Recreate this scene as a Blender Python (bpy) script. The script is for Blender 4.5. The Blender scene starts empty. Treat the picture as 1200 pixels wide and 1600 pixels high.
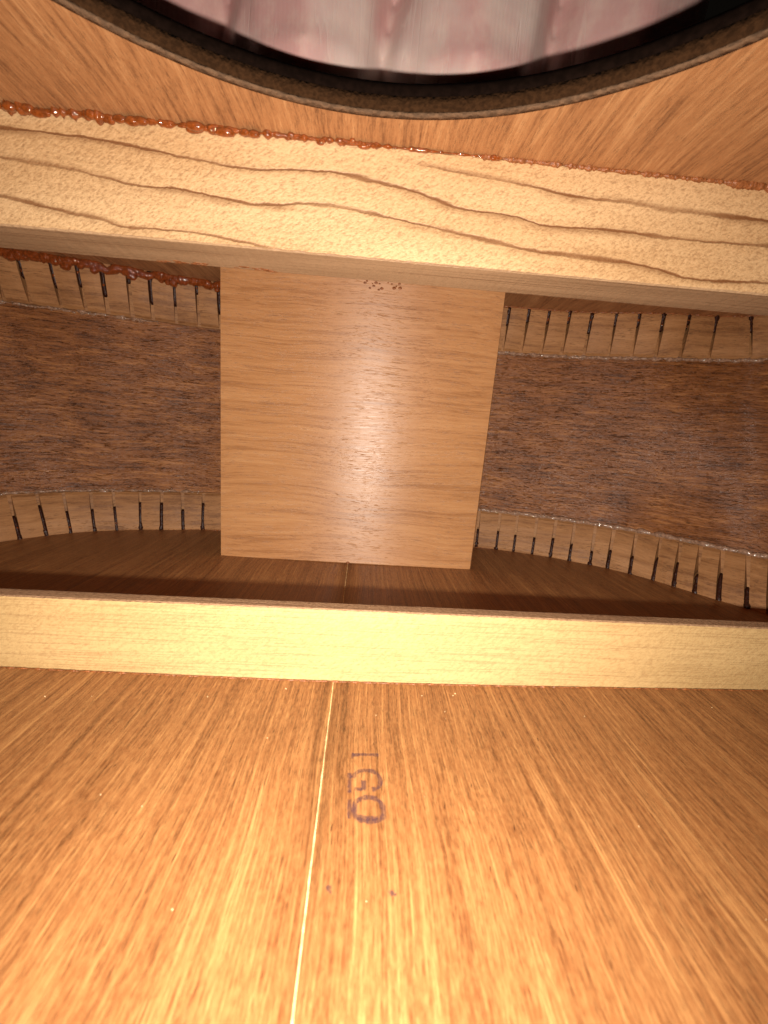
import bpy, bmesh, math, random
from mathutils import Vector, Matrix, noise
random.seed(7)
S = 0.00075            # one working unit = 0.75 mm; the guitar body is 100 units (75 mm) deep inside
SC = bpy.context.scene
COL = SC.collection

# ------------------------------------------------------------------ camera, light, exposure
CR = [[0.9968340771006726, -0.03801297285996346, 0.06983435132653547],
      [0.06150860958791629, -0.18788691416242848, -0.9802628211010971],
      [0.05038366478742486, 0.9814547984399831, -0.18495395357147812]]
cd = bpy.data.cameras.new('camera')
cam = bpy.data.objects.new('camera', cd); COL.objects.link(cam); SC.camera = cam
cam.matrix_world = Matrix(((CR[0][0], -CR[1][0], -CR[2][0], 0),
                           (CR[0][1], -CR[1][1], -CR[2][1], 0),
                           (CR[0][2], -CR[1][2], -CR[2][2], 47.4585 * S),
                           (0, 0, 0, 1)))
cd.sensor_fit = 'AUTO'; cd.sensor_width = 36; cd.lens = 658.2 * 36 / 1600
cd.clip_start = 0.0005; cd.clip_end = 20
cd.dof.use_dof = True; cd.dof.focus_distance = 118 * S
cd.dof.aperture_fstop = 46

w = bpy.data.worlds.new('World'); SC.world = w; w.use_nodes = True
w.node_tree.nodes['Background'].inputs[0].default_value = (0.01, 0.008, 0.006, 1)
w.node_tree.nodes['Background'].inputs[1].default_value = 0.3

ld = bpy.data.lights.new('phone_flash', 'SPOT')           # the flash of the phone that took the picture
ld.energy = 0.63; ld.color = (1.0, 0.92, 0.82)
ld.shadow_soft_size = 1.2 * S
ld.spot_size = math.radians(174); ld.spot_blend = 1.0
lo = bpy.data.objects.new('phone_flash', ld); COL.objects.link(lo)
lo.location = (-0.5 * S, -1.7 * S, 38.4 * S)
d = Vector((0.0, 0.97, -0.06))
lo.rotation_euler = d.to_track_quat('-Z', 'Y').to_euler()
SC.view_settings.view_transform = 'Standard'; SC.view_settings.look = 'None'
SC.view_settings.exposure = 0.0; SC.view_settings.gamma = 1.0

# ------------------------------------------------------------------ helpers
def link(name, mesh, mat=None, parent=None, kind=None, label=None):
    o = bpy.data.objects.new(name, mesh); COL.objects.link(o)
    if mat is not None: mesh.materials.append(mat)
    if parent is not None: o.parent = parent
    if kind: o['kind'] = kind
    if label: o['label'] = label
    return o
def bm_obj(name, bm, mat, parent=None, smooth=False, kind=None, label=None):
    bmesh.ops.recalc_face_normals(bm, faces=bm.faces)
    me = bpy.data.meshes.new(name); bm.to_mesh(me); bm.free()
    if smooth:
        for p in me.polygons: p.use_smooth = True
    return link(name, me, mat, parent, kind, label)
def V(x, y, z): return Vector((x * S, y * S, z * S))
def zb(x):                                   # slight dish of the back plate
    return -0.5 + 1.6 * (1 - math.exp(-(x / 80.0) ** 2))
def smoothpoly(pts, n=8):
    """Catmull-Rom through closed list of tuples (any dimension)."""
    out = []; N = len(pts)
    for i in range(N):
        p0, p1, p2, p3 = [Vector(pts[(i + k) % N]) for k in (-1, 0, 1, 2)]
        for j in range(n):
            t = j / n
            out.append(0.5 * ((2 * p1) + (-p0 + p2) * t + (2 * p0 - 5 * p1 + 4 * p2 - p3) * t * t + (-p0 + 3 * p1 - 3 * p2 + p3) * t ** 3))
    return out

# ------------------------------------------------------------------ node helpers
class NT:
    def __init__(s, name):
        s.m = bpy.data.materials.new(name); s.m.use_nodes = True
        s.t = s.m.node_tree; s.t.nodes.clear()
        s.out = s.t.nodes.new('ShaderNodeOutputMaterial')
        s.b = s.t.nodes.new('ShaderNodeBsdfPrincipled')
        s.t.links.new(s.b.outputs[0], s.out.inputs[0])
        s.tc = s.t.nodes.new('ShaderNodeTexCoord')
    def n(s, typ, **kw):
        x = s.t.nodes.new(typ)
        for k, v in kw.items(): setattr(x, k, v)
        return x
    def put(s, sock, v):
        if isinstance(v, bpy.types.NodeSocket): s.t.links.new(v, sock)
        elif v is not None: sock.default_value = v
    def math(s, op, a, b=None, c=None, clamp=False):
        x = s.n('ShaderNodeMath', operation=op); x.use_clamp = clamp
        s.put(x.inputs[0], a); s.put(x.inputs[1], b); s.put(x.inputs[2], c)
        return x.outputs[0]
    def coords(s, kind='obj'):
        """coordinates in working units"""
        if kind == 'uv': return s.tc.outputs['UV']
        x = s.n('ShaderNodeVectorMath', operation='SCALE'); s.put(x.inputs[0], s.tc.outputs['Object']); x.inputs['Scale'].default_value = 1 / S
        return x.outputs[0]
    def scale(s, vec, sc, off=(0, 0, 0)):
        x = s.n('ShaderNodeMapping'); s.put(x.inputs['Vector'], vec)
        x.inputs['Scale'].default_value = sc; x.inputs['Location'].default_value = off
        return x.outputs[0]
    def noise(s, vec, scale=1, detail=2, rough=0.5, dist=0.0):
        x = s.n('ShaderNodeTexNoise'); s.put(x.inputs['Vector'], vec)
        x.inputs['Scale'].default_value = scale; x.inputs['Detail'].default_value = detail
        x.inputs['Roughness'].default_value = rough; x.inputs['Distortion'].default_value = dist
        return x.outputs['Fac']
    def range(s, v, a, b, c=0., d=1., typ='SMOOTHSTEP'):
        x = s.n('ShaderNodeMapRange', interpolation_type=typ); s.put(x.inputs['Value'], v)
        x.inputs['From Min'].default_value = a; x.inputs['From Max'].default_value = b
        x.inputs['To Min'].default_value = c; x.inputs['To Max'].default_value = d
        return x.outputs['Result']
    def mix(s, f, a, b, typ='MIX'):
        x = s.n('ShaderNodeMix', data_type='RGBA', blend_type=typ)
        s.put(x.inputs['Factor'], f)
        s.put(x.inputs[6], a if isinstance(a, bpy.types.NodeSocket) else (*a, 1))
        s.put(x.inputs[7], b if isinstance(b, bpy.types.NodeSocket) else (*b, 1))
        return x.outputs[2]
    def bump(s, h, dist, strength=1.0, normal=None):
        x = s.n('ShaderNodeBump'); s.put(x.inputs['Height'], h)
        x.inputs['Distance'].default_value = dist * S; x.inputs['Strength'].default_value = strength
        if normal is not None: s.put(x.inputs['Normal'], normal)
        return x.outputs[0]
    def fin(s, col, rough, normal=None, spec=0.5, **kw):
        s.put(s.b.inputs['Base Color'], col if isinstance(col, bpy.types.NodeSocket) else (*col, 1))
        s.put(s.b.inputs['Roughness'], rough); s.put(s.b.inputs['Specular IOR Level'], spec)
        if normal is not None: s.put(s.b.inputs['Normal'], normal)
        for k, v in kw.items(): s.put(s.b.inputs[k], v)
        return s.m

def wood(name, dark, mid, light, src='obj', axis='x', width=0.9, length=28, pore=0.5, pore_col=(0.05, 0.02, 0.008),
         rough=0.45, bump=0.08, spec=0.4, fleck=0.25, pore_len=6, pore_w=0.28, seed=0.0, tone=0.35, sparkle=0.0, warp=1.2, aniso=0.0, h_fuzz=0.4, fibre=0.38, rvar=0.0):
    """mahogany-like wood: long streaks, fine fibres, short dark pores, along 'axis'."""
    m = NT(name); c = m.coords(src)
    wv = m.n('ShaderNodeTexNoise'); m.put(wv.inputs['Vector'], m.scale(c, (0.03, 0.03, 0.03), (seed, 3, 1))); wv.inputs['Scale'].default_value = 1
    wv.inputs['Detail'].default_value = 1
    sub = m.n('ShaderNodeVectorMath', operation='SUBTRACT'); m.put(sub.inputs[0], wv.outputs['Color']); sub.inputs[1].default_value = (0.5, 0.5, 0.5)
    sc2 = m.n('ShaderNodeVectorMath', operation='SCALE'); m.put(sc2.inputs[0], sub.outputs[0]); sc2.inputs['Scale'].default_value = warp * 4
    ad = m.n('ShaderNodeVectorMath', operation='ADD'); m.put(ad.inputs[0], c); m.put(ad.inputs[1], sc2.outputs[0])
    c = ad.outputs[0]
    def st(wd, ln): 
        a, b = 1 / wd, 1 / ln
        return (b, a, a) if axis == 'x' else (a, b, a)
    streak = m.noise(m.scale(c, st(width * 3.2, length * 2), (seed, seed * 2, 5)), 1, 5, 0.62)
    fine = m.noise(m.scale(c, st(width * 0.7, length * 0.5), (4, seed, 2)), 1, 4, 0.65)
    broad = m.noise(m.scale(c, st(width * 16, length * 1.6), (1, 7, seed)), 1, 2, 0.5)
    f = m.math('ADD', m.math('MULTIPLY', streak, 1 - fibre), m.math('MULTIPLY', fine, fibre))
    f = m.math('ADD', f, m.math('MULTIPLY', m.math('SUBTRACT', broad, 0.5), tone))
    col = m.mix(m.range(f, 0.36, 0.51), dark, mid)
    col = m.mix(m.range(f, 0.5, 0.66), col, light)
    # fuzz: small speckle of cut fibres
    fl = m.noise(m.scale(c, st(0.4, 1.3), (9, 9, seed)), 1, 3, 0.7)
    col = m.mix(m.range(fl, 0.35, 0.7, 0, fleck), col, (min(1, light[0] * 1.15), min(1, light[1] * 1.15), min(1, light[2] * 1.15)))
    # pores
    pn = m.noise(m.scale(c, st(pore_w, pore_len), (seed, 2, 8)), 1, 2, 0.6)
    pz = m.noise(m.scale(c, st(width * 5, length), (2, seed, 3)), 1, 1, 0.5)
    pt = m.math('ADD', pn, m.math('MULTIPLY', m.math('SUBTRACT', pz, 0.5), 0.25))
    pf = m.range(pt, 0.60, 0.70)
    col = m.mix(m.math('MULTIPLY', pf, pore), col, pore_col)
    h = m.math('SUBTRACT', m.math('ADD', m.math('MULTIPLY', fine, 0.6), m.math('MULTIPLY', fl, h_fuzz)), m.math('MULTIPLY', pf, 0.6))
    nrm = m.bump(h, bump)
    r = m.range(fine, 0.36 if rvar else 0.3, 0.64 if rvar else 0.7, rough - 0.08 - rvar, rough + 0.1 + rvar, 'LINEAR')
    if sparkle:
        sp = m.noise(m.scale(c, st(0.5, 1.4), (3, 3, 3)), 1, 2, 0.8)
        r = m.math('SUBTRACT', r, m.range(sp, 0.6, 0.72, 0, sparkle))
    if aniso:
        tg = m.n('ShaderNodeTangent', direction_type='RADIAL', axis='Z')
        m.put(m.b.inputs['Tangent'], tg.outputs[0]); m.b.inputs['Anisotropic'].default_value = aniso
        m.b.inputs['Anisotropic Rotation'].default_value = 0.25
    return m.fin(col, r, nrm, spec)

# curves of the growth rings on the face of the top brace: (x, z)
C1 = [(-75, 96.4), (-58.23, 96.42), (-50.36, 96.14), (-41.25, 95.23), (-34.33, 94.51), (-23.79, 93.9), (-17.88, 94.43), (-8.93, 94.71), (0.2, 93.71), (6.38, 92.85), (11.42, 91.66), (15.88, 90.72), (25.34, 90.44), (31.85, 89.32), (44.68, 89.63), (57.84, 89.27), (77.8, 89.58), (95, 89.9)]
C2 = [(-75, 91.9), (-58.6, 91.05), (-50.09, 89.94), (-46.07, 89.35), (-38.49, 89.39), (-29.67, 88.57), (-23.71, 88.12), (-11.7, 89.18), (0.58, 88.17), (9.98, 87.09), (19.54, 85.99), (29.28, 84.76), (39.04, 84.43), (48.94, 84.1), (55.68, 83.49), (63.29, 82.33), (79.49, 82.83), (95, 83)]
C3 = [(-75, 86.1), (-63.65, 84.49), (-59.09, 83.82), (-53.33, 83.25), (-47.53, 82.12), (-41.61, 82.3), (-35.66, 82.26), (-29.67, 81.78), (-23.61, 81.18), (-8, 79.6), (95, 76)]
C4 = [(-75, 104), (-20, 100.6), (5.97, 97.66), (18.33, 96.63), (27.77, 95.85), (37.4, 94.84), (47.0, 94.8), (56.81, 94.32), (76.69, 94.01), (95, 93.6)]
def spruce(name, base, lightc, ring, curves=None, fine_axis_z=0.6, fine=0.35, speck=0.5, rough=0.6, bump=0.1, x0=0.0):
    m = NT(name); c = m.coords()
    sep = m.n('ShaderNodeSeparateXYZ'); m.put(sep.inputs[0], c)
    x, y, z = sep.outputs
    big = m.noise(m.scale(c, (0.02, 0.1, 0.1)), 1, 2)
    col = m.mix(m.range(big, 0.3, 0.7), base, lightc)
    # fine straight latewood lines running along x
    ln = m.noise(m.scale(c, (0.012, 1 / fine_axis_z, 1 / fine_axis_z), (1, 2, 3)), 1, 3, 0.6)
    lf = m.range(ln, 0.5, 0.68)
    col = m.mix(m.math('MULTIPLY', lf, fine), col, ring)
    # slanting flecks of torn fibre
    rotm = m.n('ShaderNodeMapping'); m.put(rotm.inputs['Vector'], c); rotm.inputs['Rotation'].default_value = (0, math.radians(33), 0)
    fk = m.noise(m.scale(rotm.outputs[0], (0.9, 2.4, 2.2)), 1, 4, 0.68)
    fk2 = m.noise(m.scale(c, (1.7, 3, 3.2), (5, 0, 0)), 1, 3, 0.7)
    spk = m.math('ADD', m.math('MULTIPLY', fk, 0.6), m.math('MULTIPLY', fk2, 0.4))
    col = m.mix(m.math('MULTIPLY', m.range(spk, 0.54, 0.36), speck), col, ring)
    col = m.mix(m.math('MULTIPLY', m.range(spk, 0.51, 0.62), speck * 0.6), col, (min(1, lightc[0] * 1.1), min(1, lightc[1] * 1.12), min(1, lightc[2] * 1.2)))
    h = spk
    if curves:
        mask = None
        xn = m.math('DIVIDE', m.math('ADD', x, 75), 170)
        wob = m.noise(m.scale(c, (0.35, 0, 0.6), (3, 0, 2)), 1, 4, 0.65)
        amp = m.noise(m.scale(c, (0.045, 0, 0.15), (8, 0, 0)), 1, 2)
        wid = m.noise(m.scale(c, (0.06, 0, 0.25), (1, 0, 7)), 1, 3, 0.6)
        for i, (cv, xa, xb) in enumerate(curves):
            fc = m.n('ShaderNodeFloatCurve'); cu = fc.mapping.curves[0]
            pts = [((a + 75) / 170, (b - 74) / 32) for a, b in cv]
            cu.points[0].location = pts[0]; cu.points[1].location = pts[-1]
            for q in pts[1:-1]: cu.points.new(*q)
            fc.mapping.update(); m.put(fc.inputs['Value'], xn)
            zc = m.math('ADD', m.math('MULTIPLY', fc.outputs[0], 32), 74)
            dz = m.math('SUBTRACT', m.math('ADD', z, m.math('MULTIPLY', m.math('SUBTRACT', wob, 0.5), 0.8)), zc)
            ad = m.math('MULTIPLY', m.math('ABSOLUTE', dz), m.range(wid, 0.35, 0.65, 1.8, 0.55))
            core = m.math('MULTIPLY', m.range(ad, 0.48, 0.08), m.range(amp, 0.3, 0.6, 0.6, 1.0))
            halo_dn = m.math('MULTIPLY', m.range(dz, -1.5, -0.1), m.math('LESS_THAN', dz, 0.0))
            halo_up = m.math('MULTIPLY', m.range(dz, 1.0, 0.1), m.math('GREATER_THAN', dz, 0.0))
            ha = m.math('ADD', m.math('MULTIPLY', halo_dn, m.range(amp, 0.45, 0.62, 0.08, 0.6)), m.math('MULTIPLY', halo_up, m.range(amp, 0.55, 0.36, 0.05, 0.5)))
            mm = m.math('MAXIMUM', m.math('MULTIPLY', core, 1.0), ha)
            fade = m.math('MULTIPLY', m.range(x, xa, xa + 9), m.range(x, xb, xb - 9))
            mm = m.math('MULTIPLY', mm, fade)
            mask = mm if mask is None else m.math('MAXIMUM', mask, mm)
        col = m.mix(mask, col, ring)
        h = m.math('SUBTRACT', h, m.math('MULTIPLY', mask, 0.5))
    else:
        h = m.math('SUBTRACT', h, m.math('MULTIPLY', lf, 0.3))
    return m.fin(col, rough, m.bump(h, bump), 0.35)

M = {}
M['back'] = wood('mahogany_back', (0.095, 0.030, 0.0085), (0.245, 0.093, 0.029), (0.46, 0.225, 0.078), axis='y', width=0.11, length=34, pore=0.55, pore_len=2.4, pore_w=0.08, rough=0.42, bump=0.06, fleck=0.25, seed=2.3, tone=0.22, warp=0.5, fibre=0.55)
M['top'] = wood('mahogany_top', (0.20, 0.078, 0.028), (0.36, 0.155, 0.058), (0.50, 0.25, 0.105), axis='y', width=0.3, length=12, pore=0.3, pore_len=3, pore_w=0.16, rough=0.55, bump=0.05, fleck=0.22, seed=5.1, tone=0.3, warp=0.6)
M['block'] = wood('mahogany_block', (0.34, 0.148, 0.056), (0.46, 0.215, 0.086), (0.53, 0.265, 0.112), axis='x', width=0.35, length=26, pore=0.5, pore_len=4.5, pore_w=0.17, pore_col=(0.16, 0.06, 0.02), rough=0.40, bump=0.035, fleck=0.12, seed=1.2, spec=0.5, tone=0.28, aniso=0.85, h_fuzz=0.03)
M['side'] = wood('side_veneer', (0.07, 0.019, 0.005), (0.215, 0.072, 0.019), (0.42, 0.17, 0.052), src='uv', axis='x', width=0.26, length=8, pore=0.5, pore_len=3.0, pore_w=0.25, pore_col=(0.05, 0.02, 0.01), rough=0.37, rvar=0.13, bump=0.30, fleck=0.25, seed=3.7, spec=0.42, tone=0.3, sparkle=0.12, aniso=0.2, h_fuzz=0.2)
M['lining'] = wood('lining_mahogany', (0.22, 0.092, 0.032), (0.36, 0.165, 0.060), (0.46, 0.225, 0.09), src='uv', axis='x', width=0.6, length=16, pore=0.5, pore_len=3, pore_w=0.22, rough=0.6, bump=0.06, fleck=0.2, seed=6.6)
M['brace_top'] = spruce('spruce_top_brace', (0.58, 0.35, 0.165), (0.68, 0.44, 0.225), (0.20, 0.08, 0.028), curves=[(C1, -90, 110), (C2, -90, 110), (C3, -90, -16), (C4, 2, 110)], fine=0.14, speck=0.5, bump=0.24, rough=0.46)
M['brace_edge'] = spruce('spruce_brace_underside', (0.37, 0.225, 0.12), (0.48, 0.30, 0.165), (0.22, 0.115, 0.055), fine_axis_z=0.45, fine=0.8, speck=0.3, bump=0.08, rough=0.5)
M['brace_crest'] = spruce('spruce_brace_crest', (0.30, 0.165, 0.085), (0.40, 0.235, 0.125), (0.15, 0.07, 0.03), fine_axis_z=0.45, fine=0.6, speck=0.7, bump=0.3, rough=0.7)  # dimness of grazing light on the crest put into a darker colour
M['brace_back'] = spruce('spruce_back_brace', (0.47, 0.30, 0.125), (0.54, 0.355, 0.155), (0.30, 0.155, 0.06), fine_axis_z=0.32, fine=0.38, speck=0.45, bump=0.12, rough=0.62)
def simple(name, col, rough, spec=0.5, bump=0.0, bs=1.0, **kw):
    m = NT(name); c = m.coords()
    nz = m.noise(m.scale(c, (bs, bs, bs)), 1, 3)
    cc = m.mix(m.range(nz, 0.3, 0.7), tuple(v * 0.7 for v in col), tuple(min(1, v * 1.3) for v in col))
    return m.fin(cc, rough, m.bump(nz, bump) if bump else None, spec, **kw)
M['glue'] = simple('hide_glue', (0.28, 0.066, 0.012), 0.06, 0.7, 0.25, 1.2, **{'Coat Weight': 0.6, 'Coat Roughness': 0.05, 'Transmission Weight': 0.25})
M['glue_red'] = simple('red_glue', (0.20, 0.042, 0.008), 0.05, 0.7, 0.35, 1.2, **{'Coat Weight': 0.7, 'Coat Roughness': 0.04})
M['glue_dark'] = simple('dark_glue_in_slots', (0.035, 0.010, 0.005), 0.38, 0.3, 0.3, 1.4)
M['glue_crust'] = simple('dry_glue_crust', (0.26, 0.085, 0.025), 0.4, 0.5, 0.3, 2.0)
M['glue_clear'] = simple('clear_glue', (0.34, 0.20, 0.13), 0.06, 1.0, 0.3, 1.2, **{'Coat Weight': 0.5, 'Coat Roughness': 0.08})
M['rim'] = simple('shade_darkened_rim', (0.034, 0.015, 0.006), 0.9, 0.05, 0.4, 1.5)  # hole wall: grazing-light dimness painted into the brown
M['shade_ring'] = simple('black_painted_shade', (0.006, 0.003, 0.002), 0.9, 0.02)  # black colour painted as the shadow band above the hole wall
M['rim_edge'] = simple('scuffed_raw_edge', (0.12, 0.065, 0.034), 0.8, 0.2, 0.8, 0.9)
M['seam'] = simple('pale_seam_filler', (0.72, 0.55, 0.27), 0.5)
M['finish'] = simple('dark_outer_finish', (0.05, 0.018, 0.009), 0.2)
M['dust'] = simple('wood_dust', (0.75, 0.55, 0.30), 0.5)
# faded ink: mottled, lets the wood through
m = NT('faded_ink'); c = m.coords()
nz = m.noise(m.scale(c, (6.5, 1.2, 1)), 1, 4, 0.75)
m.fin((0.085, 0.035, 0.04), 0.6)
tr = m.n('ShaderNodeBsdfTransparent'); mx = m.n('ShaderNodeMixShader')
m.put(mx.inputs[0], m.range(nz, 0.32, 0.64, 0.08, 0.74)); m.put(mx.inputs[1], tr.outputs[0]); m.put(mx.inputs[2], m.b.outputs[0]); m.t.links.new(mx.outputs[0], m.out.inputs[0])
M['ink'] = m.m
# skin
m = NT('skin'); c = m.coords()
blot = m.noise(m.scale(c, (0.07, 0.07, 0.05), (2, 0, 1)), 1, 3, 0.5)
blot2 = m.noise(m.scale(c, (0.3, 0.3, 0.2)), 1, 3, 0.6)
col = m.mix(m.range(blot, 0.35, 0.62), (0.60, 0.44, 0.39), (0.55, 0.30, 0.275))
col = m.mix(m.range(blot2, 0.4, 0.75, 0, 0.4), col, (0.68, 0.50, 0.42))
mp = m.scale(c, (1, 0.6, 0.34)); 
wvn = m.n('ShaderNodeTexWave', wave_type='BANDS', bands_direction='X'); m.put(wvn.inputs['Vector'], mp)
wvn.inputs['Scale'].default_value = 0.36; wvn.inputs['Distortion'].default_value = 9; wvn.inputs['Detail'].default_value = 1.5; wvn.inputs['Detail Scale'].default_value = 0.12
cr = m.noise(m.scale(c, (0.28, 0.15, 0.012), (0, 0, 4)), 1, 2, 0.5, 0.0)
crm = m.range(m.math('ABSOLUTE', m.math('SUBTRACT', cr, 0.5)), 0.018, 0.0)
crz = m.math('MULTIPLY', crm, m.range(m.noise(m.scale(c, (0.09, 0.05, 0.02), (6, 0, 0)), 1, 1), 0.45, 0.6))
col = m.mix(m.math('MULTIPLY', crz, 0.22), col, (0.70, 0.56, 0.49))
h = m.math('SUBTRACT', m.math('MULTIPLY', wvn.outputs['Fac'], 0.03), m.math('MULTIPLY', crz, 0.12))
M['skin'] = m.fin(col, 0.42, m.bump(h, 0.35), 0.45, **{'Subsurface Weight': 0.15, 'Subsurface Radius': (0.003, 0.0012, 0.0008), 'Subsurface Scale': 0.4})
M['nail'] = simple('fingernail', (0.72, 0.45, 0.38), 0.25)

# ------------------------------------------------------------------ the guitar body
guitar = bpy.data.objects.new('acoustic_guitar', None); COL.objects.link(guitar)
guitar.empty_display_size = 0.02
guitar['label'] = 'inside of a wooden acoustic guitar body with braces, neck block and kerfed linings'
guitar['category'] = 'guitar'

# inner outline, traced at top plate and at back plate (the sides lean a little); from the neck, clockwise to the tail and back
right_t = [(15, 186.5), (36, 185.4), (52.5, 183.5), (66, 183.2), (81, 182.2), (93, 179.8), (104, 177), (114, 174.6), (124, 173.5), (135, 172), (147, 166), (157, 148), (160, 120), (156, 80), (146, 40), (138, 0), (138, -40), (150, -90), (172, -150), (186, -210), (182, -270), (150, -325), (90, -355), (30, -363)]
right_b = [(15, 189), (36, 187.6), (53, 186), (67, 181.8), (80, 176), (91, 169), (101, 162), (110.5, 151.8), (117, 141.5), (124, 129), (131, 118), (138, 104), (143, 85), (144, 60), (140, 30), (136, 0), (138, -40), (150, -90), (172, -150), (186, -210), (182, -270), (150, -325), (90, -355), (30, -363)]
left_t = [(-15, 188), (-32, 187), (-50, 186), (-70, 183.6), (-85, 179.4), (-96, 176), (-107, 172.7), (-118, 170.8), (-128, 169.6), (-138, 167.5), (-149, 160), (-157, 142), (-160, 115), (-156, 80), (-146, 40), (-138, 0), (-138, -40), (-150, -90), (-172, -150), (-186, -210), (-182, -270), (-150, -325), (-90, -355), (-30, -363)]
left_b = [(-15, 189.5), (-34, 189), (-52, 189), (-70, 187.6), (-85, 183), (-95, 180), (-103, 176), (-112, 171), (-119, 164.5), (-125, 156.5), (-131, 147), (-138, 132), (-143, 112), (-146, 80), (-142, 40), (-137, 0), (-138, -40), (-150, -90), (-172, -150), (-186, -210), (-182, -270), (-150, -325), (-90, -355), (-30, -363)]
ctrl = [(*a, *b) for a, b in zip(right_t, right_b)] + [(*a, *b) for a, b in zip(reversed(left_t), reversed(left_b))]
NS = 10
ring = smoothpoly([(Vector(c).to_tuple() if False else c) for c in [tuple(q) for q in ctrl]][:], NS) if False else None
def cr4(pts, n):
    out = []; N = len(pts)
    for i in range(N):
        P = [pts[(i + k) % N] for k in (-1, 0, 1, 2)]
        for j in range(n):
            t = j / n
            out.append(tuple(0.5 * ((2 * P[1][k]) + (-P[0][k] + P[2][k]) * t + (2 * P[0][k] - 5 * P[1][k] + 4 * P[2][k] - P[3][k]) * t * t + (-P[0][k] + 3 * P[1][k] - 3 * P[2][k] + P[3][k]) * t ** 3) for k in range(4)))
    return out
ring = cr4(ctrl, NS); NR = len(ring)
arc = [0.0]
for i in range(NR):
    a, b = ring[i], ring[(i + 1) % NR]
    arc.append(arc[-1] + 0.5 * (math.dist(a[:2], b[:2]) + math.dist(a[2:], b[2:])))
def at(s):
    """top xy, bottom xy at arc length s"""
    s = s % arc[-1]
    lo_, hi_ = 0, NR
    while hi_ - lo_ > 1:
        mid = (lo_ + hi_) // 2
        if arc[mid] <= s: lo_ = mid
        else: hi_ = mid
    f = (s - arc[lo_]) / max(1e-9, arc[lo_ + 1] - arc[lo_])
    a, b = ring[lo_], ring[(lo_ + 1) % NR]
    return [a[k] + (b[k] - a[k]) * f for k in range(4)]
def wall(s, z):
    q = at(s); f = z / 100.0
    return (q[2] + (q[0] - q[2]) * f, q[3] + (q[1] - q[3]) * f)
def inward(s, z):
    a, b = wall(s - 0.5, z), wall(s + 0.5, z)
    t = Vector((b[0] - a[0], b[1] - a[1])).normalized()
    return Vector((t.y, -t.x))           # clockwise outline: right-hand side points in
def P(s, n, z):
    x, y = wall(s, z); i = inward(s, z)
    return (x + i.x * n, y + i.y * n, z)

# sides: two bent boards (right, left), thick
def make_side(s0, s1, name, label):
    bm = bmesh.new(); uvl = bm.loops.layers.uv.new()
    n = int((s1 - s0) / 3); K = 8; grid = []
    for i in range(n + 1):
        s = s0 + (s1 - s0) * i / n; row = []
        for k in range(K + 1):
            z = -1 + 102 * k / K
            row.append((bm.verts.new(V(*P(s, 0, z))), (s, z)))
        for k in range(K, -1, -1):
            z = -1 + 102 * k / K
            row.append((bm.verts.new(V(*P(s, -3, z))), (s, z)))
        grid.append(row)
    for i in range(n):
        L = len(grid[0])
        for k in range(L):
            q = [grid[i][k], grid[i][(k + 1) % L], grid[i + 1][(k + 1) % L], grid[i + 1][k]]
            f = bm.faces.new([v[0] for v in q]); f.smooth = k < K
            for lp, v in zip(f.loops, q): lp[uvl].uv = v[1]
    for r in (grid[0], grid[-1]): bm.faces.new([v[0] for v in r])
    return bm_obj(name, bm, M['side'], guitar, label=label)
half = arc[24 * NS] - 0.5 * (arc[24 * NS] - arc[23 * NS])
make_side(0.0, half - 0.1, 'side', 'dark brown right side board, grain along the bend')
make_side(half + 0.1, arc[-1] - 0.0, 'side', 'dark brown left side board, grain along the bend')

# back plate: two book-matched boards meeting at a pale seam
def seam_x(y): return -3.2 - (y - 26) * (1.05 / 119)
def outline_x(y, which, side):
    """outermost x of the inner outline (which: 0 top, 2 bottom) at y on a side"""
    best = None
    for i in range(NR):
        a, b = ring[i], ring[(i + 1) % NR]
        y0, y1 = a[which + 1], b[which + 1]
        if (y0 - y) * (y1 - y) <= 0 and y0 != y1:
            x = a[which] + (b[which] - a[which]) * (y - y0) / (y1 - y0)
            if x * side >= 0 and (best is None or x * side > best * side): best = x
    return best
def back_panel(side):
    bm = bmesh.new(); rows = []
    ys = [-361 + i * (361 + 192) / 150 for i in range(151)]; NX = 22
    for y in ys:
        xo = outline_x(min(max(y, -360), 187), 2, side)
        xo = (xo if xo is not None else side * 20) + side * 2.5
        x0 = seam_x(y) + side * 0.015
        top = []; bot = []
        for k in range(NX + 1):
            x = x0 + (xo - x0) * k / NX
            top.append(bm.verts.new(V(x, y, zb(x)))); bot.append(bm.verts.new(V(x, y, zb(x) - 3.4)))
        rows.append(top + bot[::-1])
    for a, b in zip(rows, rows[1:]):
        L = len(a)
        for k in range(L):
            f = bm.faces.new([a[k], a[(k + 1) % L], b[(k + 1) % L], b[k]]); f.smooth = k < NX
    bm.faces.new(rows[0]); bm.faces.new(rows[-1])
    return bm_obj('back_panel', bm, M['back'], guitar, label=('right' if side > 0 else 'left') + ' half of the mahogany back plate')
bp_r = back_panel(1); bp_l = back_panel(-1)
# seam: thin proud glue line of uneven width
bm = bmesh.new(); prev = None
for i in range(700):
    y = -340 + i * 0.74
    if y > 150: break
    wd = 0.075 + 0.05 * noise.noise(Vector((0, y * 0.4, 3))) + 0.04 * noise.noise(Vector((5, y * 2.1, 3)))
    wd = max(0.03, wd); x = seam_x(y) + 0.05 * noise.noise(Vector((9, y * 0.25, 1))); z = zb(x)
    cur = [bm.verts.new(V(x - wd, y, z - 0.01)), bm.verts.new(V(x - wd * 0.5, y, z + 0.03)), bm.verts.new(V(x + wd * 0.5, y, z + 0.03)), bm.verts.new(V(x + wd, y, z - 0.01))]
    if prev:
        for k in range(3): bm.faces.new([prev[k], prev[k + 1], cur[k + 1], cur[k]])
    prev = cur
bm_obj('centre_seam', bm, M['seam'], guitar, smooth=True, label='pale glue line between the two halves of the back')

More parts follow.
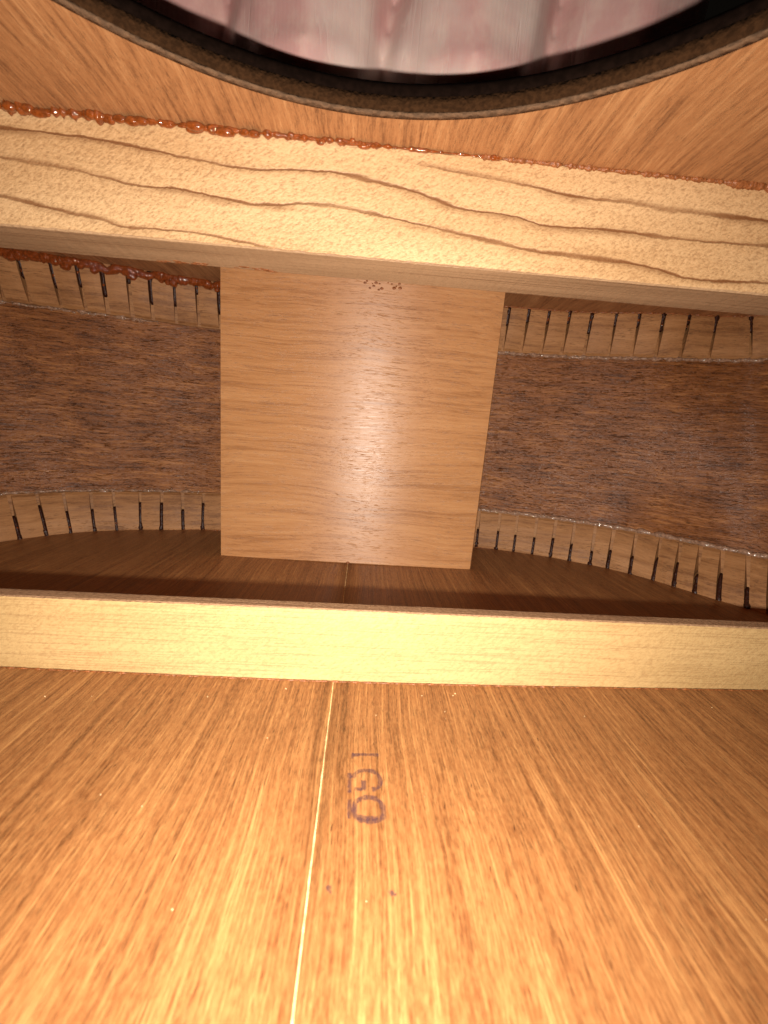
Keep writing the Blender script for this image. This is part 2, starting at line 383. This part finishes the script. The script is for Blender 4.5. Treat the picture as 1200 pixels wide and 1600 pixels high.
# ink stamp and specks on the back (flat print, lying on the wood)
def stroke(bm, pts, wd, z=0.02):
    pts = [Vector(p) for p in pts]
    # resample
    out = []
    for a, b in zip(pts, pts[1:]):
        for j in range(5): out.append(a.lerp(b, j / 5))
    out.append(pts[-1])
    for _ in range(3):
        out = [out[0]] + [(out[i - 1] + out[i] * 2 + out[i + 1]) / 4 for i in range(1, len(out) - 1)] + [out[-1]]
    prev = None
    for i, p in enumerate(out):
        a = out[max(0, i - 1)]; b = out[min(len(out) - 1, i + 1)]
        t = (b - a).normalized(); n = Vector((-t.y, t.x))
        ww = wd * 1.35 * (0.85 + 0.5 * noise.noise(Vector((p.x * 1.7, p.y * 1.7, 2))))
        cur = [bm.verts.new(V(p.x + n.x * ww, p.y + n.y * ww, zb(p.x) + z)), bm.verts.new(V(p.x - n.x * ww, p.y - n.y * ww, zb(p.x) + z))]
        if prev: bm.faces.new([prev[0], prev[1], cur[1], cur[0]])
        prev = cur
bm = bmesh.new()
stroke(bm, [(0.88, 55.55), (1.58, 55.69), (2.99, 55.75), (4.67, 55.74)], 0.24)
stroke(bm, [(0.75, 56.0), (0.72, 54.8)], 0.13, 0.03)
stroke(bm, [(0.95, 51.3), (1.2, 52.1), (1.85, 52.6), (2.9, 52.75), (4.0, 52.5), (4.7, 51.7), (4.83, 50.5), (4.45, 49.65), (3.6, 49.46)], 0.27)
stroke(bm, [(1.2, 49.46), (2.3, 49.4)], 0.22, 0.03); stroke(bm, [(2.42, 49.3), (2.45, 50.9)], 0.26, 0.035)
stroke(bm, [(0.46, 52.14), (0.49, 50.35), (0.52, 48.8)], 0.22, 0.04)
stroke(bm, [(1.41, 47.45), (2.31, 48.11), (3.68, 48.2), (4.69, 47.59), (5.1, 46.44), (4.99, 45.19), (4.17, 44.75), (2.99, 44.62), (1.81, 44.86), (1.25, 45.58), (1.28, 46.58), (1.41, 47.45)], 0.30)
stroke(bm, [(1.7, 45.2), (3.1, 44.95), (4.4, 45.1)], 0.3, 0.035)
stroke(bm, [(0.62, 47.72), (0.63, 46.3), (0.68, 44.95)], 0.22, 0.04)
bmesh.ops.delete(bm, geom=[], context='VERTS')
bm_obj('ink_stamp', bm, M['ink'], bp_r, label='faded purple letters stamped on the back plate')
bm = bmesh.new()
for (x, y, r) in ((5.53, 36.3, 0.28), (5.9, 36.15, 0.16), (-1.14, 36.7, 0.3), (-0.9, 36.3, 0.17)):
    vs = [bm.verts.new(V(x + r * math.cos(a) * (1 + 0.3 * math.sin(3 * a)), y + 1.1 * r * math.sin(a), zb(x) + 0.02)) for a in [k * math.tau / 12 for k in range(12)]]
    bm.faces.new(vs)
bm_obj('ink_speck', bm, M['ink'], bp_r, label='tiny purple ink specks')
# little dark splits in the grain
bm = bmesh.new()
for (x, y, l, r) in [(-1.45, 43.6, 1.5, 0.07), (3.9, 58, 0.8, 0.04), (17.6, 50.5, 0.9, 0.05), (13.2, 47, 0.9, 0.05), (21.5, 44, 1.2, 0.05), (17, 39, 0.9, 0.05), (-18.5, 39.5, 1.6, 0.06), (-32, 52, 1.0, 0.06), (26, 37, 1.2, 0.05), (-12, 60, 1.0, 0.05), (31, 60, 1.0, 0.06)]:
    z = zb(x) + 0.025
    bm.faces.new([bm.verts.new(V(x - 0.1, y - l / 2, z)), bm.verts.new(V(x + r, y - l * 0.1, z)), bm.verts.new(V(x + 0.12, y + l / 2, z)), bm.verts.new(V(x - r, y + l * 0.1, z))])
bm_obj('grain_split', bm, M['glue_dark'], bp_r, kind='stuff')

# top plate with the sound hole
HC = Vector((-2.37, 13.77)); HR = 68.0
def ray_outline(a):
    d_ = Vector((math.cos(a), math.sin(a))); best = None
    for i in range(NR):
        p, q = Vector(ring[i][:2]), Vector(ring[(i + 1) % NR][:2]); e = q - p
        den = d_.x * e.y - d_.y * e.x
        if abs(den) < 1e-9: continue
        r = p - HC; t = (r.x * e.y - r.y * e.x) / den; u = (r.x * d_.y - r.y * d_.x) / den
        if t > 0 and -1e-6 <= u <= 1 + 1e-6 and (best is None or t > best): best = t
    return HC + d_ * ((best or 100) + 2.6)
NA = 360; bm = bmesh.new(); rows = []
BEV = 0.3; TH = 4.6
for i in range(NA):
    a = math.tau * i / NA; d_ = Vector((math.cos(a), math.sin(a))); o_ = ray_outline(a)
    r0 = HR + 0.9 + BEV; pts = []
    inner = HC + d_ * r0
    for k in range(7):
        p = inner.lerp(o_, k / 6); pts.append(V(p.x, p.y, 100))
    for k in range(6, -1, -1):
        p = inner.lerp(o_, k / 6); pts.append(V(p.x, p.y, 100 + TH))
    rows.append([bm.verts.new(p) for p in pts])
for i in range(NA):
    a, b = rows[i], rows[(i + 1) % NA]; L = len(a)
    for k in range(L): bm.faces.new([a[k], a[(k + 1) % L], b[(k + 1) % L], b[k]])
tp = bm_obj('top_plate', bm, M['top'], guitar, label='orange brown mahogany top plate seen from below, with the round sound hole')
tp.data.materials.append(M['finish'])
for p in tp.data.polygons:
    if p.normal.z > 0.7: p.material_index = 1
# rim of the hole: dark wall and a scuffed chamfer at its lower lip
def ring_part(prof, mat, name, label, jit):
    bm = bmesh.new(); rows = []; N = 720
    for i in range(N):
        a = math.tau * i / N; cx, sy = math.cos(a), math.sin(a)
        row = []
        for k, (r, z) in enumerate(prof):
            j = jit * noise.noise(Vector((cx * 60, sy * 60, k * 5))) + jit * 0.6 * noise.noise(Vector((cx * 150, sy * 150, k * 5)))
            row.append(bm.verts.new(V(HC.x + (r + j) * cx, HC.y + (r + j) * sy, z + j * 0.4)))
        rows.append(row)
    for i in range(N):
        a, b = rows[i], rows[(i + 1) % N]; L = len(a)
        for k in range(L): f = bm.faces.new([a[k], a[(k + 1) % L], b[(k + 1) % L], b[k]]); f.smooth = True
    return bm_obj(name, bm, mat, tp, label=label)
ring_part([(HR + 1.26, 99.95), (HR + 0.5, 99.9), (HR + 0.1, 100.1), (HR + 0.3, 100.5), (HR + 1.26, 100.5)], M['rim_edge'], 'hole_lip', 'pale scuffed lower lip of the sound hole', 0.07)
ring_part([(HR + 0.2, 100.45), (HR + 0.0, 101.6), (HR + 0.0, 102.5), (HR + 1.26, 102.5), (HR + 1.26, 100.45)], M['rim'], 'hole_rim', 'wall of the sound hole, darkened with painted shade', 0.08)

ring_part([(HR + 0.05, 102.52), (HR + 0.05, 103.9), (HR + 0.5, 104.7), (HR + 1.26, 104.65), (HR + 1.26, 102.52)], M['shade_ring'], 'shade_ring', 'added black ring painting the shadow at the outer edge of the sound hole', 0.05)  # added ring, black in place of the plate's shadow on the hand

# neck block
def box_bm(x0, x1, y0, y1, z0, z1, bev=0.35, nx=1, jitter=0.0, fz0=None, skew=0.0, nz=1):
    bm = bmesh.new()
    rows = []
    for i in range(nx + 1):
        x = x0 + (x1 - x0) * i / nx
        prof = []
        zl = z0 + (fz0(x) if fz0 else 0)
        ya, yb2 = y0 + skew * x, y1 + skew * x
        def J(k): return jitter * (noise.noise(Vector((x * 0.9, k * 7.3, 1.0))) + 0.5 * noise.noise(Vector((x * 2.7, k * 7.3, 4.0)))) 
        pts = []
        for q in range(nz + 1): pts.append((ya + J(0) * 0.25 * (0 < q < nz), (zl + bev) + (z1 - bev - zl - bev) * q / nz + (J(1) if q == 0 else 0) + (J(2) if q == nz else 0)))
        pts += [(ya + bev + J(3), z1 + J(2) * 0.3), (yb2 - bev + J(4), z1), (yb2, z1 - bev + J(5) * 0.3), (yb2, zl + bev), (yb2 - bev + J(6), zl + J(5) * 0.3), (ya + bev + J(7), zl + J(1) * 0.3)]
        rows.append([bm.verts.new(V(x, p[0], p[1])) for p in pts])
    for a, b in zip(rows, rows[1:]):
        L = len(a)
        for k in range(L): bm.faces.new([a[k], a[(k + 1) % L], b[(k + 1) % L], b[k]])
    bm.faces.new(rows[0]); bm.faces.new(rows[-1])
    return bm
bm = box_bm(-50.0, 42.5, 148.4, 189.5, -0.6, 99.96, 0.45, nx=60, jitter=0.10)
# chip off the lower right corner
for v in bm.verts:
    x, y, z = v.co / S
    if x > 41.5 and z < 1.8 and y < 152: v.co += V(-1.0, 0.9, 0.8)
bm_obj('neck_block', bm, M['block'], guitar, label='square mahogany neck block between the sides')

# braces
bt = box_bm(-149, 149, 90.08, 102.2, 80.47, 99.95, 0.3, nx=500, jitter=0.16, nz=3)
bto = bm_obj('top_brace', bt, M['brace_top'], guitar, label='wide pale spruce brace under the top with wavy dark grain')
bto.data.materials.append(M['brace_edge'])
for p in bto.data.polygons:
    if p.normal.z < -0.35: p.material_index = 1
bb = box_bm(-139, 139, 74.3, 77.4, 0, 14.4, 0.25, nx=460, jitter=0.10, fz0=zb, skew=0.0157, nz=3)
bbo = bm_obj('back_brace', bb, M['brace_back'], guitar, label='narrow pale yellow spruce brace across the back')
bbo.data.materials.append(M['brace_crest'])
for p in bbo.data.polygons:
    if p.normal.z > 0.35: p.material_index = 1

# ------------------------------------------------------------------ kerfed linings: strip with separate teeth
TL = [(-132.77, 163.09), (-124.62, 163.65), (-114.73, 164.63), (-106.31, 166.17), (-98.86, 168.67), (-91.32, 171.19), (-84.14, 173.25), (-76.72, 175.36), (-69.07, 177.53), (-61.2, 180)]
TR = [(53.45, 180.34), (61.26, 179.05), (69.48, 177.68), (77.49, 176.36), (86.0, 174.7), (94.36, 173.0), (102.59, 171.33), (111.15, 169.59), (120.16, 168.63), (130.38, 167.96), (140.34, 163)]
BL = [(-125.12, 145.54), (-120.65, 150.74), (-116.13, 157.06), (-111.41, 162.44), (-105.35, 166.99), (-99.28, 171.56), (-91.9, 175.04), (-84.31, 177.24), (-76.26, 179.58), (-68.95, 181.7), (-60.5, 183)]
BR = [(51.61, 180.61), (59.7, 178.44), (67.04, 176.24), (74.06, 172.9), (80.64, 169.76), (87.22, 165.44), (93.51, 161.27), (99.15, 157.53), (103.72, 150.52), (107.82, 144.23), (111.63, 138.38), (114.97, 132.68), (118.61, 126.44), (122.77, 120.64), (126.01, 116.34)]
def nearest_s(x, y, z):
    best = (1e9, 0)
    for i in range(0, int(arc[-1] * 2)):
        s = i * 0.5
        if 260 < s < arc[-1] - 260: continue
        p = P(s, 6, z); d_ = (p[0] - x) ** 2 + (p[1] - y) ** 2
        if d_ < best[0]: best = (d_, s)
    return best[1]
def add_loft(bm, uvl, stations):
    """stations: list of lists of (pos, uv) cross-sections"""
    rows = [[(bm.verts.new(V(*p)), uv) for p, uv in st] for st in stations]
    for a, b in zip(rows, rows[1:]):
        L = len(a)
        for k in range(L):
            q = [a[k], a[(k + 1) % L], b[(k + 1) % L], b[k]]
            f = bm.faces.new([v[0] for v in q])
            for lp, v in zip(f.loops, q): lp[uvl].uv = v[1]
    for r in (rows[0], rows[-1]):
        f = bm.faces.new([v[0] for v in r])
        for lp, v in zip(f.loops, r): lp[uvl].uv = v[1]
def lining(kerfs, top, lean, name_label, extra_lo=0, extra_hi=0):
    zed = (lambda h: 99.97 - h) if top else (lambda h: 0.0 + h)
    base = 99.5 if top else 0.5
    ss = [nearest_s(x, y, base) for x, y in kerfs]
    ss = [s - arc[-1] if s > arc[-1] / 2 else s for s in ss]
    ss.sort()
    pitch = 7.8
    lo_s, hi_s = ss[0], ss[-1]
    kinks = list(ss)
    for k in range(extra_lo): kinks.insert(0, kinks[0] - pitch * random.uniform(0.93, 1.07))
    for k in range(extra_hi): kinks.append(kinks[-1] + pitch * random.uniform(0.93, 1.07))
    # backing web
    bm = bmesh.new(); uvl = bm.loops.layers.uv.new()
    sts = []; n = max(2, int((kinks[-1] - kinks[0]) / 2.5))
    for i in range(n + 1):
        s = kinks[0] + (kinks[-1] - kinks[0]) * i / n
        sts.append([((P(s, nn, zed(h))), (s + 40, h + nn)) for nn, h in ((-0.2, 0.0), (1.3, 0.0), (1.3, 9), (1.0, 14.6), (0.7, 15.9), (-0.2, 16.2))])
    add_loft(bm, uvl, sts)
    strip = bm_obj('kerfed_lining', bm, M['lining'], guitar, label=name_label)
    for j, (a, b) in enumerate(zip(kinks, kinks[1:])):
        g = 0.62 * random.uniform(0.7, 1.35)
        s0, s1 = a + g, b - g
        bm = bmesh.new(); uvl = bm.loops.layers.uv.new(); sts = []
        u0 = random.uniform(0, 3); dh = random.uniform(-0.15, 0.15); dn = random.uniform(-0.18, 0.18)
        for i in range(4):
            s = s0 + (s1 - s0) * i / 3
            e = 0.12 if i in (0, 3) else 0.0
            # thickness tapers from 6 at the plate to ~1.4 at the far edge
            prof = [(1.0, 0.02), (5.9 + dn - e, 0.02), (6.0 + dn - e, 1.2), (5.3 + dn - e, 6.0), (3.7 + dn - e, 11.0), (1.9 - e * 0.5, 15.0), (1.0, 15.8 + dh)]
            sts.append([(P(s, nn, zed(h)), (s + u0, h + nn * 0.3)) for nn, h in prof])
        add_loft(bm, uvl, sts)
        bm_obj('lining_tooth', bm, M['lining'], strip)
    return strip, kinks, zed
lin = {}
lin['TL'] = lining(TL, True, 0, 'kerfed lining under the top on the left, caked with red glue', 5, 2)
lin['TR'] = lining(TR, True, 0, 'kerfed lining under the top on the right', 2, 5)
lin['BL'] = lining(BL, False, 0, 'kerfed lining along the back on the left', 5, 2)
lin['BR'] = lining(BR, False, 0, 'kerfed lining along the back on the right', 2, 5)

# ------------------------------------------------------------------ glue
def tube(bm, pts, rad, seg=10, ax=None):
    """pts Vectors (units), rad list; closed ends"""
    rows = []
    for i, p in enumerate(pts):
        a = pts[max(0, i - 1)]; b = pts[min(len(pts) - 1, i + 1)]
        t = (b - a).normalized(); u = t.cross(Vector((0, 0, 1)))
        if u.length < 0.1: u = t.cross(Vector((1, 0, 0)))
        u.normalize(); v = u.cross(t).normalized()
        r = rad[i]
        rows.append([bm.verts.new((p + (u * math.cos(q) + v * math.sin(q)) * r * (1 + 0.18 * noise.noise(Vector((p.x * 0.9, p.y + q, p.z + 3 * q))))) * S) for q in [k * math.tau / seg for k in range(seg)]])
    for a, b in zip(rows, rows[1:]):
        for k in range(seg): bm.faces.new([a[k], a[(k + 1) % seg], b[(k + 1) % seg], b[k]])
    bm.faces.new(rows[0]); bm.faces.new(rows[-1])
def blob(bm, c_, r, sq=(1, 1, 1)):
    res = bmesh.ops.create_icosphere(bm, subdivisions=2, radius=1)
    o_ = Vector((random.random() * 9, 0, 0))
    for v in res['verts']:
        k = 1 + 0.25 * noise.noise(v.co * 1.4 + o_)
        v.co = Vector(((c_[0] + v.co.x * r * sq[0] * k) * S, (c_[1] + v.co.y * r * sq[1] * k) * S, (c_[2] + v.co.z * r * sq[2] * k) * S))
def N3(a, b=0, c_=0): return noise.noise(Vector((a, b, c_)))
# bead where the top brace meets the top plate: fat and lumpy at left, thin and dry at right
bm = bmesh.new(); pts = []; rad = []
x = -148.0
while x < 22:
    k = 0.35 + 0.65 * max(0, min(1, (12 - x) / 60))
    r = k * (0.58 + 1.3 * N3(x * 0.22, 2) + 0.8 * N3(x * 0.9, 5) + 0.4 * N3(x * 2.3, 7))
    if -49 < x < -46: r *= 0.4
    pts.append(Vector((x, 90.0 - 0.2, 99.7))); rad.append(max(0.10, r)); x += 0.35
tube(bm, pts, rad)
for i in range(70):
    x = random.uniform(-90, -2) if i < 70 else random.uniform(-2, 22)
    r = random.uniform(0.3, 0.9) * (1.1 if x < -20 else 0.7)
    blob(bm, (x, 89.9 - random.uniform(0, 0.8), 99.7 - random.uniform(0, 0.6)), r, (random.uniform(1, 2.4), 0.8, 0.85))
bm_obj('glue_bead', bm, M['glue'], bto, smooth=True, label='glossy red glue squeezed out above the top brace')
bm = bmesh.new(); pts = []; rad = []; x = 18.0
while x < 148:
    r = 0.42 + 0.55 * N3(x * 0.6, 8) + 0.35 * N3(x * 2.1, 5) + (0.45 if 68 < x < 76 else 0)
    pts.append(Vector((x, 90.0, 99.85))); rad.append(max(0.06, r)); x += 0.3
tube(bm, pts, rad, 8)
bm_obj('glue_crust', bm, M['glue_crust'], bto, smooth=True)
# dry brown line below the back brace
bm = bmesh.new(); pts = []; rad = []; x = -135.0
while x < 135:
    r = 0.13 + 0.25 * N3(x * 0.8, 18) + 0.15 * N3(x * 2.6, 5)
    pts.append(Vector((x, 74.22 + 0.0157 * x, zb(x) + 0.02))); rad.append(max(0.03, r)); x += 0.3
tube(bm, pts, rad, 6)
bm_obj('glue_crust', bm, M['glue_crust'], bbo, smooth=True)
# smears on the brace's lower edge and block top
bm = bmesh.new()
for i in range(26):
    x = random.uniform(-48, -22); blob(bm, (x, 102.1 - random.uniform(0, 1.5), 80.5), random.uniform(0.15, 0.45), (3.0, 1, 0.3))
for i in range(16):
    x = random.uniform(-4, 8); blob(bm, (x, 148.3, 95.5 - random.uniform(0, 2.6)), random.uniform(0.12, 0.4), (1.6, 0.35, 1.2))
for i in range(5): blob(bm, (-4.2 + random.uniform(-0.6, 0.6), 148.2, -0.2), random.uniform(0.3, 0.7), (1, 0.6, 0.8))
bm_obj('glue_smear', bm, M['glue_crust'], guitar, smooth=True, kind='stuff')
# thick dripping bead on the upper left lining
def lining_glue(key, mat, r0, rv, hang, lumps, dh, name, label=None, span=None, nn=6.0, seg=10, freq=0.3):
    strip, kinks, zed = lin[key]; bm = bmesh.new(); pts = []; rad = []
    a, b = span or (kinks[0] + 1, kinks[-1] - 1); s = a
    while s < b:
        r = r0 + rv * N3(s * freq, 3) + rv * 0.6 * N3(s * freq * 3.3, 9)
        h = dh + hang * max(0, N3(s * 0.17, 11))
        pts.append(Vector(P(s, nn, zed(max(0.02, h))))); rad.append(max(0.05, r)); s += 0.35
    tube(bm, pts, rad, seg)
    for i in range(lumps):
        s = random.uniform(a, b); r = random.uniform(0.5, 1.1) * r0 
        blob(bm, P(s, nn + 0.1, zed(dh + random.uniform(0, hang))), r, (1.2, 1, 1.1))
    return bm_obj(name, bm, mat, strip, smooth=True, label=label)
kk = lin['TL'][1]
lining_glue('TL', M['glue_red'], 1.55, 0.95, 2.0, 60, 0.9, 'glue_bead', 'thick glossy red glue dripping over the lining')
lining_glue('TR', M['glue_crust'], 0.30, 0.4, 0.2, 14, 0.1, 'glue_crust', seg=7, freq=0.6)
lining_glue('BL', M['glue_crust'], 0.34, 0.45, 0.5, 30, 0.1, 'glue_crust', seg=7, freq=0.6)
lining_glue('BR', M['glue_crust'], 0.16, 0.3, 0.2, 6, 0.1, 'glue_crust', seg=7, freq=0.6)
# glue in the slots
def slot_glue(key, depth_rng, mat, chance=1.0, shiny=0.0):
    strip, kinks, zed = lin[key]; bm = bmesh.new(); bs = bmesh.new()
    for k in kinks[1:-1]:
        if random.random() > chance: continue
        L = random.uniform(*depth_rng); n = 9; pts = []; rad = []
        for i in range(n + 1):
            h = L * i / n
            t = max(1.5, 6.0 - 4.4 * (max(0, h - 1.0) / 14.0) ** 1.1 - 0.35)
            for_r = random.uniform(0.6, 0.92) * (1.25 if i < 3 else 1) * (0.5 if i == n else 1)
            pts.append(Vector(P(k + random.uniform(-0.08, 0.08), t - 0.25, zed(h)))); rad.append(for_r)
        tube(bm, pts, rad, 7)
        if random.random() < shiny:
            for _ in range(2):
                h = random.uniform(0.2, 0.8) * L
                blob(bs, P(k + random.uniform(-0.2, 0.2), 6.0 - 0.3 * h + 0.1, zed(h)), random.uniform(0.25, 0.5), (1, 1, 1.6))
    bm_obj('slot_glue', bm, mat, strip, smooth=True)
    if len(bs.verts): bm_obj('glue_drop', bs, M['glue'], strip, smooth=True, kind='stuff')
    else: bs.free()
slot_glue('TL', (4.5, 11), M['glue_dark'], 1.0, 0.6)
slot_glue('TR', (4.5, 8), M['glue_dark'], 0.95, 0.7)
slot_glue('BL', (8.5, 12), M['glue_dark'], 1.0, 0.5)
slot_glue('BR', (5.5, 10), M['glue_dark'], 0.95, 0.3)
# clear glue where lining meets side
def clear_glue(key, spans, r0):
    strip, kinks, zed = lin[key]; bm = bmesh.new()
    for a, b in spans:
        pts = []; rad = []; s = a
        while s < b:
            e = min(1, (s - a) / 6, (b - s) / 6)
            r = (r0 - 0.25 + 0.9 * N3(s * 0.35, 4) + 0.35 * N3(s * 1.7, 9)) * max(0.15, e)
            pts.append(Vector(P(s, 0.35, zed(16.4 + 0.5 * N3(s * 0.3, 7))))); rad.append(max(0.08, r)); s += 0.4
        tube(bm, pts, rad, 9)
        for _ in range(int((b - a) * 0.9)):
            s = random.uniform(a, b)
            if N3(s * 0.16, 21) < -0.1: continue
            blob(bm, P(s, 0.5 + random.uniform(0, 0.5), zed(16.4 + random.uniform(-0.6, 0.8))), random.uniform(0.2, 0.5), (1.6, 1, 0.8))
    bm_obj('clear_glue', bm, M['glue_clear'], strip, smooth=True)
kTR = lin['TR'][1]; kBR = lin['BR'][1]; kBL = lin['BL'][1]; kTL = lin['TL'][1]
clear_glue('TR', [(kTR[0] - 3, kTR[-1])], 0.9)
clear_glue('BR', [(kBR[0] + 14, kBR[-1])], 1.2)
clear_glue('BL', [(kBL[0], kBL[-1] - 25)], 0.65)
clear_glue('TL', [(kTL[0], kTL[-1] - 38)], 0.65)

# specks of sawdust on the wood
bm = bmesh.new()
for i in range(40):
    k = random.random(); r = random.uniform(0.04, 0.10)
    if k < 0.5:
        x = random.uniform(-60, 70); y = random.uniform(30, 73); c_ = (x, y, zb(x) + r * 0.5)
    elif k < 0.9:
        s = random.choice([random.uniform(55, 150), -random.uniform(55, 150)]); c_ = P(s, 0.1, random.uniform(18, 82))
    else: c_ = (random.uniform(-48, 40), 148.35, random.uniform(5, 90))
    res = bmesh.ops.create_icosphere(bm, subdivisions=1, radius=1)
    e = [random.uniform(0.5, 1.6) for _ in range(3)]
    for v in res['verts']: v.co = Vector([(c_[j] + v.co[j] * r * e[j]) * S for j in range(3)])
bm_obj('sawdust', bm, M['dust'], guitar, kind='stuff')

# ------------------------------------------------------------------ the hand resting on the guitar outside the hole
def hand():
    bm = bmesh.new()
    def cap(p, q, r0, r1, n=None, flat=1.0):
        p, q = Vector(p), Vector(q); n = n or max(3, int((q - p).length / 2.5))
        for i in range(n + 1):
            c_ = p.lerp(q, i / n); r = r0 + (r1 - r0) * i / n
            res = bmesh.ops.create_icosphere(bm, subdivisions=2, radius=r)
            for v in res['verts']: v.co = Vector((c_.x + v.co.x, c_.y + v.co.y * flat, c_.z + v.co.z))
    H0 = 104.8
    # four fingers side by side, tips on the top beyond the hole, rising nearly straight up
    tips = [(-52, 119.5, 19.0, 20), (-17, 117, 19.0, 0), (17, 116, 19.0, 3), (51, 118, 19.0, 12)]
    for i, (x, y, r, dz) in enumerate(tips):
        top = -3 + (x + 3) * 0.98
        t0 = (x, y, H0 + r * 0.95)
        j1 = (x + 1.0, y + 1.5, H0 + 36 - dz * 0.3)
        j2 = (x + 2.0, y + 0.5, H0 + 70 - dz * 0.6)
        k = (x * 0.97 + 3, y - 8, H0 + 122 - dz * 0.6)
        cap(t0, j1, r * 0.98, r * 1.06); cap(j1, j2, r * 1.04, r * 1.1); cap(j2, k, r * 1.1, r * 1.2)
        # finger pad swelling toward the hole
        cap((x - 6, y + 0.5, H0 + 20), (x + 6, y + 0.5, H0 + 60), r * 0.86, r * 0.9); cap((x, y - 2.4, H0 + 17), (x + 0.6, y - 1.6, H0 + 25), r * 0.88, r * 0.86)
    # palm
    for i in range(4):
        x = tips[i][0] * 0.97 + 3
        cap((x, 105, H0 + 118), (x * 0.72 + 3, 84, H0 + 205), 15.5, 17, flat=0.9)
    cap((-22, 90, H0 + 135), (20, 88, H0 + 140), 15, 15, flat=0.85)
    cap((-16, 84, H0 + 195), (20, 84, H0 + 195), 17, 17, flat=0.85)
    # thumb leaves the side of the palm near its base
    cap((38, 78, H0 + 190), (62, 66, H0 + 150), 17, 13.5); cap((62, 66, H0 + 150), (74, 60, H0 + 112), 13, 12); cap((74, 60, H0 + 112), (77, 58, H0 + 88), 12, 10)
    # wrist and forearm
    cap((4, 82, H0 + 210), (6, 72, H0 + 262), 26, 23, flat=0.75); cap((6, 72, H0 + 262), (10, 40, H0 + 400), 23, 31, flat=0.85)
    for v in bm.verts: v.co *= S
    me = bpy.data.meshes.new('body'); bm.to_mesh(me); bm.free()
    o = bpy.data.objects.new('hand_skin', me); COL.objects.link(o)
    md = o.modifiers.new('r', 'REMESH'); md.mode = 'VOXEL'; md.voxel_size = 0.9 * S; md.use_smooth_shade = True
    ms = o.modifiers.new('s', 'SMOOTH'); ms.iterations = 7; ms.factor = 0.6
    dg = bpy.context.evaluated_depsgraph_get()
    me2 = bpy.data.meshes.new_from_object(o.evaluated_get(dg)); bpy.data.objects.remove(o)
    for p in me2.polygons: p.use_smooth = True
    root = bpy.data.objects.new('person', None); COL.objects.link(root); root.location = V(5, 72, 365)
    root['label'] = 'hand with pink fingers side by side, seen through the sound hole'
    root['category'] = 'person'
    h = link('hand', me2, M['skin'], root); h.matrix_parent_inverse = Matrix.Translation(-root.location)
    for (x, y, r, dz) in tips:
        bm = bmesh.new(); res = bmesh.ops.create_uvsphere(bm, u_segments=16, v_segments=10, radius=1)
        for v in bm.verts: v.co = V(x + v.co.x * r * 0.62, y + r * 0.88 + v.co.y * 1.6, H0 + 17 + v.co.z * 9.5)
        nl = bm_obj('fingernail', bm, M['nail'], root, smooth=True); nl.matrix_parent_inverse = Matrix.Translation(-root.location)
    bm = bmesh.new(); bmesh.ops.create_uvsphere(bm, u_segments=16, v_segments=10, radius=1)
    for v in bm.verts: v.co = V(77 + v.co.x * 6.5, 58 + 10 + v.co.y * 1.6, H0 + 90 + v.co.z * 9)
    nl = bm_obj('fingernail', bm, M['nail'], root, smooth=True); nl.matrix_parent_inverse = Matrix.Translation(-root.location)
hand()
